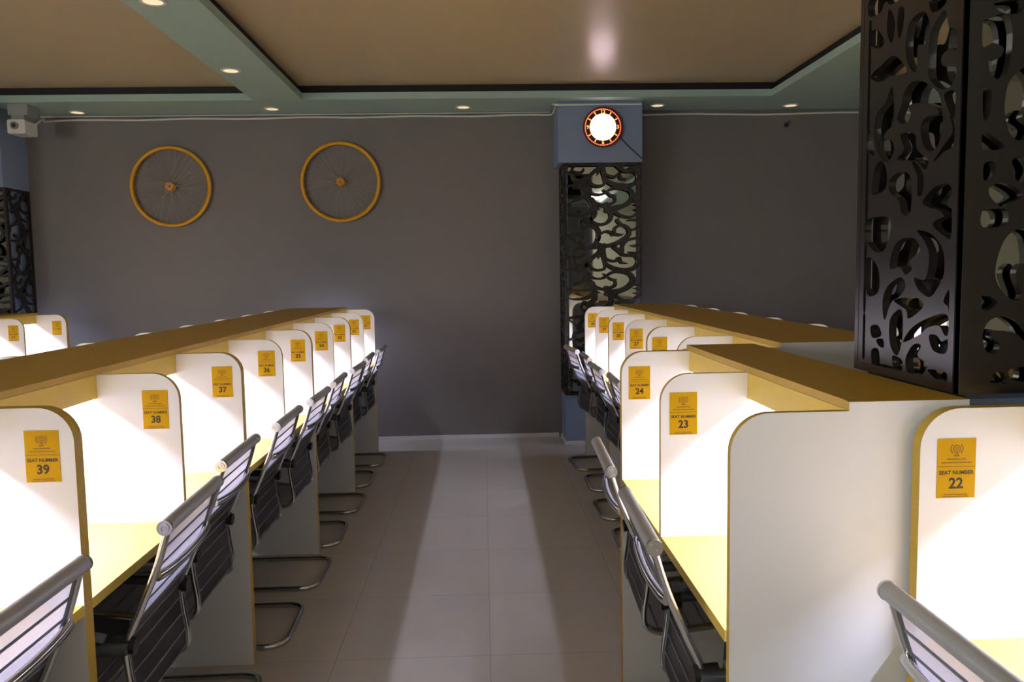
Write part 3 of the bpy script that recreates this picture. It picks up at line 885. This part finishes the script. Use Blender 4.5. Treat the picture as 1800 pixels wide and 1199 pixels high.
# --- block at the right edge: seat 22
QX, QY = 0.829, 1.470
carrel(QX, QY, 1, '22', True, 'white study carrel whose orange card reads seat number 22, at the right edge', False, None, zt=1.216, thick=0.028, su=0.0705)
shelf('ochre shelf board over seat 22', QX + REACH, QX + DEPTH, QY - SP + 0.019, QY + 0.028, 0.0082)
spine('white back board behind seat 22', QX + DEPTH, QY - SP + 0.019, QY + 0.028)
end_panel('white end panel on the near side of seat 22', QX, QY - SP, 1, DEPTH)

# ------------------------------------------------------------------ chairs
# local axes: +y towards the desk, x across, origin on the floor 0.25 m in front of the top rail
def make_chair(label):
    t = thing('visitor_chair', label, 'chair', (0, 0, 0), 0)
    HW = 0.195
    def yz(f, z):
        return f - 0.25, z
    prof = [(0.0, 0.895), (0.030, 0.80), (0.072, 0.70), (0.108, 0.615), (0.108, 0.55), (0.098, 0.47), (0.105, 0.425), (0.15, 0.405), (0.25, 0.415), (0.36, 0.43), (0.45, 0.44), (0.48, 0.43)]
    path = [Vector((0, yz(*p)[0], yz(*p)[1])) for p in prof]
    fine = smooth_path(path, 8)
    # top rail
    rail = MB()
    rail.tube([(-HW - 0.012, -0.25, 0.902), (HW + 0.012, -0.25, 0.902)], 0.0175, 20)
    rl = rail.build('top_rail', M_ALU, t)
    for sx in (-1, 1):
        cp = MB().disc((sx * (HW + 0.012), -0.25, 0.902), 0.0185, (sx, 0, 0), 0.007, 20)
        cp.disc((sx * (HW + 0.019), -0.25, 0.902), 0.0115, (sx, 0, 0), 0.003, 16, 0, 0.007)
        cp.disc((sx * (HW + 0.019), -0.25, 0.902), 0.005, (sx, 0, 0), 0.002, 6)
        cp.build('end_cap', M_CHROME, rl)
    # sling in two parts: back and seat, each of welded mesh panels between raised seams
    tot = [0.0]
    for i in range(1, len(fine)):
        tot.append(tot[-1] + (fine[i] - fine[i - 1]).length)
    def at(d):
        d = max(0.0, min(d, tot[-1]))
        for i in range(1, len(fine)):
            if tot[i] >= d:
                k = (d - tot[i - 1]) / max(tot[i] - tot[i - 1], 1e-9)
                return fine[i - 1].lerp(fine[i], k)
        return fine[-1]
    def sling(d0, d1, first):
        mb = MB()
        w = HW - 0.016
        N = int((d1 - d0) / 0.012)
        vs = []
        for i in range(N + 1):
            p = at(d0 + (d1 - d0) * i / N)
            vs += [(-w, p.y, p.z), (w, p.y, p.z)]
        mb.add(vs, [(2 * i, 2 * i + 1, 2 * i + 3, 2 * i + 2) for i in range(N)], 0, True)
        d = d0 + first
        while d < d1 - 0.004:
            p = at(d)
            mb.tube([(-w, p.y, p.z), (w, p.y, p.z)], 0.0036, 6, 1)
            d += 0.047
        for sx in (-1, 1):
            mb.tube([(sx * w, at(d0 + (d1 - d0) * i / 24).y, at(d0 + (d1 - d0) * i / 24).z) for i in range(25)], 0.0062, 6, 1)
        return mb
    dk = 0.0
    for i, p in enumerate(fine):
        if p.z < 0.415 and p.y < -0.05:
            dk = tot[i]
            break
    sling(0.012, dk, 0.042).build('backrest', [M_SLING, M_SEAM], t)
    sling(dk, tot[-1], 0.03).build('seat', [M_SLING, M_SEAM], t)
    # side frames follow the sling, then the arm tube and cantilever base
    for sx in (-1, 1):
        x = sx * HW
        sf = MB().tube([(x, p.y, p.z) for p in fine], 0.0085, 10).build('side_frame', M_CHROME, t)
        cl = MB().tube([(x - sx * 0.004, -0.142 - 0.02, 0.61), (x - sx * 0.004, -0.142 + 0.035, 0.615)], 0.021, 12)
        cl.disc((x + sx * 0.015, -0.145, 0.61), 0.007, (sx, 0, 0), 0.008, 12, 1)
        cl.build('clamp', [M_BLACK, M_CHROME], sf)
        arm = MB().tube(fillet([(x + sx * 0.018, -0.15, 0.612), (x + sx * 0.022, 0.16, 0.628), (x + sx * 0.022, 0.235, 0.57), (x + sx * 0.012, 0.20, 0.012)], 0.07, 7), 0.0145, 12).build('armrest', M_ARM, t)
        MB().tube([(x + sx * 0.021, -0.10, 0.642), (x + sx * 0.022, -0.08, 0.648), (x + sx * 0.022, 0.10, 0.652), (x + sx * 0.022, 0.13, 0.646)], 0.016, 10, 0, False, 0.6).build('arm_pad', M_PAD, arm)
    xx = HW + 0.012
    base = MB().tube(fillet([(-xx, 0.20, 0.012), (-xx, -0.245, 0.012), (xx, -0.245, 0.012), (xx, 0.20, 0.012)], 0.085, 8), 0.0115, 10)
    base.build('base_tube', M_CHROME, t)
    # curved stretcher bowed behind the back
    bow = []
    for i in range(17):
        a = i / 16.0
        x = -HW + 2 * HW * a
        k = 4 * a * (1 - a)
        bow.append((x, -0.25 + 0.028 - 0.012 * k ** 0.7, 0.780 - 0.008 * k))
    MB().tube(bow, 0.0095, 10, 0, False, 1.3).build('stretcher', M_CHROME, t)
    return t

proto = make_chair('ribbed black chair with chrome frame pushed in at seat 38, left of the aisle')
proto['group'] = 'ribbed visitor chairs at the carrels'
HALF = math.pi / 2
LEFT_CHAIRS = {39: (-0.838, 1.425, 0.0), 38: (-0.768, 2.06, 0.04), 37: (-0.833, 2.675, 0.03), 36: (-0.822, 3.31, 0.02), 35: (-0.815, 3.91, 0.0),
               34: (-0.825, 4.50, 0.03), 33: (-0.812, 5.12, -0.02), 32: (-0.83, 5.73, 0.02), 31: (-0.815, 6.33, 0.0)}
for num, (x, y, dr) in LEFT_CHAIRS.items():
    lab = 'ribbed black chair with chrome frame pushed in at seat %d, left of the aisle' % num
    if num == 38:
        proto.location, proto.rotation_euler, proto['label'] = (x - 0.25, y, 0), (0, 0, HALF + dr), lab
    else:
        copy_tree(proto, (x - 0.25, y, 0), HALF + dr, lab)
for num, x, y, dr in ((23, 0.358, 1.835, -0.03), (24, 0.372, 2.48, -0.04), (22, 0.722, 1.165, 0.0), (25, 0.70, 3.04, 0.0), (26, 0.70, 3.65, 0.0),
                      (27, 0.70, 4.24, -0.02), (28, 0.68, 4.83, 0.03), (29, 0.70, 5.46, 0.0), (30, 0.66, 6.05, 0.1)):
    where = 'at the right edge' if num == 22 else 'right of the aisle' if num < 25 else 'in the far right row'
    copy_tree(proto, (x + 0.25, y, 0), -HALF + dr, 'ribbed black chair with chrome frame at seat %d, %s' % (num, where))
for y, lab in ((6.36, 'chair rail showing over the left shelf, nearest the back wall'), (5.76, 'chair rail showing over the left shelf, second from the back wall')):
    copy_tree(proto, (-3.36 - 0.25, y, 0), HALF, lab)

# ------------------------------------------------------------------ bicycle wheels on the wall
def make_wheel(label, loc, hub_tilt):
    t = thing('bicycle_wheel', label, 'wheel', loc, 0, 'yellow bicycle wheels on the back wall')
    RW = 0.335
    rim = MB()
    n = 72
    prof = [(-0.017, -0.013), (0.006, -0.014), (0.014, -0.009), (0.014, 0.009), (0.006, 0.014), (-0.017, 0.013), (-0.010, 0.0)]
    vs, fs = [], []
    for i in range(n):
        a = 2 * math.pi * i / n
        for dr, dy in prof:
            vs.append(((RW + dr) * math.cos(a), dy, (RW + dr) * math.sin(a)))
    m = len(prof)
    for i in range(n):
        j = (i + 1) % n
        for k in range(m):
            l = (k + 1) % m
            fs.append((i * m + k, i * m + l, j * m + l, j * m + k))
    rim.add(vs, fs, 0, True)
    rim.build('rim', M_RIM, t)
    hub = MB().disc((0, -0.045, 0), 0.014, (0, 1, 0), 0.075, 20)
    hub.disc((0, -0.036, 0), 0.034, (0, 1, 0), 0.006, 24).disc((0, 0.02, 0), 0.034, (0, 1, 0), 0.006, 24)
    hub.disc((0, -0.062, 0), 0.006, (0, 1, 0), 0.09, 12)
    hub.build('hub', M_HUB, t)
    sp = None
    for i in range(36):
        a = 2 * math.pi * i / 36
        side = -0.033 if i % 2 else 0.023
        off = math.radians(42 if (i // 2) % 2 else -42)
        me = MB().tube([(0.030 * math.cos(a + off), side, 0.030 * math.sin(a + off)), ((RW - 0.008) * math.cos(a), 0, (RW - 0.008) * math.sin(a))], 0.0014, 5).mesh('spoke', [M_SPOKE])
        link('spoke', me, t)
    return t
w1 = make_wheel('yellow bicycle wheel on the back wall, nearest the security camera', (-2.695, WALL_Y - 0.034, 2.285), 0)
w2 = copy_tree(w1, (-1.228, WALL_Y - 0.034, 2.307), 0, 'yellow bicycle wheel on the back wall, nearest the clock column')
for ch in w2.children:
    ch.matrix_local = Matrix.Rotation(math.radians(17), 4, 'Y')

# ------------------------------------------------------------------ clock on the back column
ck = thing('wall_clock', 'round wall clock with white lit face and red amber ring on the column', 'clock', (1.022, FY - 0.03, 2.687))
K = 0.163
MB().disc((0, 0, 0), K, (0, -1, 0), 0.022, 64).build('dial', M_CLOCKB, ck)
MB().disc((0, -0.022, 0), K + 0.004, (0, -1, 0), 0.006, 64, 0, K - 0.006).build('bezel', mat('dark red bezel', (110, 22, 18), rough=0.35), ck)
MB().disc((0, -0.022, 0), 0.109, (0, -1, 0), 0.006, 64).build('lit_face', M_CLOCKW, ck)
dots = MB()
for i in range(60):
    a = 2 * math.pi * (i + 0.5) / 60
    dots.disc((0.1475 * math.cos(a), -0.022, 0.1475 * math.sin(a)), 0.0055, (0, -1, 0), 0.003, 8)
dots.build('dot_ring', M_CLOCKD, ck)
for h in range(1, 13):
    a = math.radians(90 - 30 * h)
    q = MB()
    x, z = 0.126 * math.cos(a), 0.126 * math.sin(a)
    if h % 3 == 0:
        vs, fs = text_mesh(str(h), 0.042, 0.0012)
        q.add([(x + u, -0.0235, z + v) for u, v, _ in vs], fs)
    else:
        d, n = Vector((math.cos(a), 0, math.sin(a))), Vector((-math.sin(a), 0, math.cos(a)))
        c = Vector((x, -0.0235, z))
        q.add([c - d * 0.013 - n * 0.005, c + d * 0.013 - n * 0.005, c + d * 0.013 + n * 0.005, c - d * 0.013 + n * 0.005], [(0, 1, 2, 3)])
    q.build('numeral', M_CLOCKN, ck)
MB().tube(smooth_path([(0.14, -0.004, -0.075), (0.22, -0.004, -0.16), (0.334, -0.004, -0.262)], 6), 0.004, 8).build('power_cord', M_BLACK, ck)

# ------------------------------------------------------------------ security camera, cables, hook
sc = thing('security_camera', 'white box security camera under the soffit at the upper left', 'security camera', (-3.707, 6.68, 2.716))
bd = MB()
prof = [(-0.062, -0.05), (0.062, -0.05), (0.07, -0.04), (0.07, 0.05), (0.058, 0.062), (-0.058, 0.062), (-0.07, 0.05), (-0.07, -0.04)]
bd.prism(prof, -0.05, 0.13)
bd.build('housing', M_PLASTIC, sc)
ln = MB().disc((-0.012, -0.05, 0.012), 0.030, (0, -1, 0), 0.016, 28, 0, 0.019).build('lens_ring', mat('grey lens ring', (150, 148, 140), rough=0.4), sc)
MB().disc((-0.012, -0.05, 0.012), 0.019, (0, -1, 0), 0.008, 24).build('lens', M_BLACK, ln)
MB().box(-0.05, 0.05, -0.02, 0.13, 0.062, 0.10).box(-0.07, 0.085, -0.03, 0.13, 0.10, SOFF - 2.717).build('bracket', mat('grey bracket paint', (150, 156, 156), rough=0.5), sc)
cab = MB()
zc = 2.868
pts = [(-3.64, 6.74, 2.72), (-3.625, 6.80, 2.78), (-3.66, 6.95, 2.84), (-3.74, WALL_Y - 0.02, 2.85), (-3.70, WALL_Y - 0.009, zc - 0.012)]
for i in range(1, 22):
    x = -3.70 + i * 0.2
    pts.append((x, WALL_Y - 0.009, zc + 0.004 * math.sin(i * 1.3) + (i / 21.0) * 0.01 - 0.008))
pts += [(0.60, WALL_Y - 0.009, 2.870), (0.637, 7.08, 2.872), (0.637, 6.76, 2.876), (0.66, FY - 0.038, 2.876), (1.35, FY - 0.038, 2.874)]
tag(cab.tube(smooth_path(pts, 3), 0.0085, 8).build('wall_cable', M_PLASTIC), 'white cable running below the soffit from the security camera to the clock column', 'cable')
pts = [(1.366, WALL_Y - 0.009, 2.868)] + [(1.45 + i * 0.25, WALL_Y - 0.009, 2.862 + 0.006 * math.sin(i * 1.1)) for i in range(16)]
tag(MB().tube(smooth_path(pts, 3), 0.0085, 8).build('wall_cable', M_PLASTIC), 'white cable below the soffit right of the clock column', 'cable')
pts = [(-3.78 + i * 0.4, WALL_Y - 0.006, SOFF - 0.010) for i in range(12)]
tag(MB().tube(pts, 0.005, 6).build('wall_cable', M_PLASTIC), 'thin upper white cable in the corner of wall and soffit', 'cable')
hk = MB().disc((2.725, WALL_Y - 0.012, 2.765), 0.02, (0, 1, 0), 0.012, 16)
hk.tube([(2.725, WALL_Y - 0.012, 2.765), (2.725, WALL_Y - 0.04, 2.765), (2.74, WALL_Y - 0.045, 2.79)], 0.007, 8)
tag(hk.build('wall_hook', M_DARK), 'small dark hook high on the back wall near the right column', 'hook')
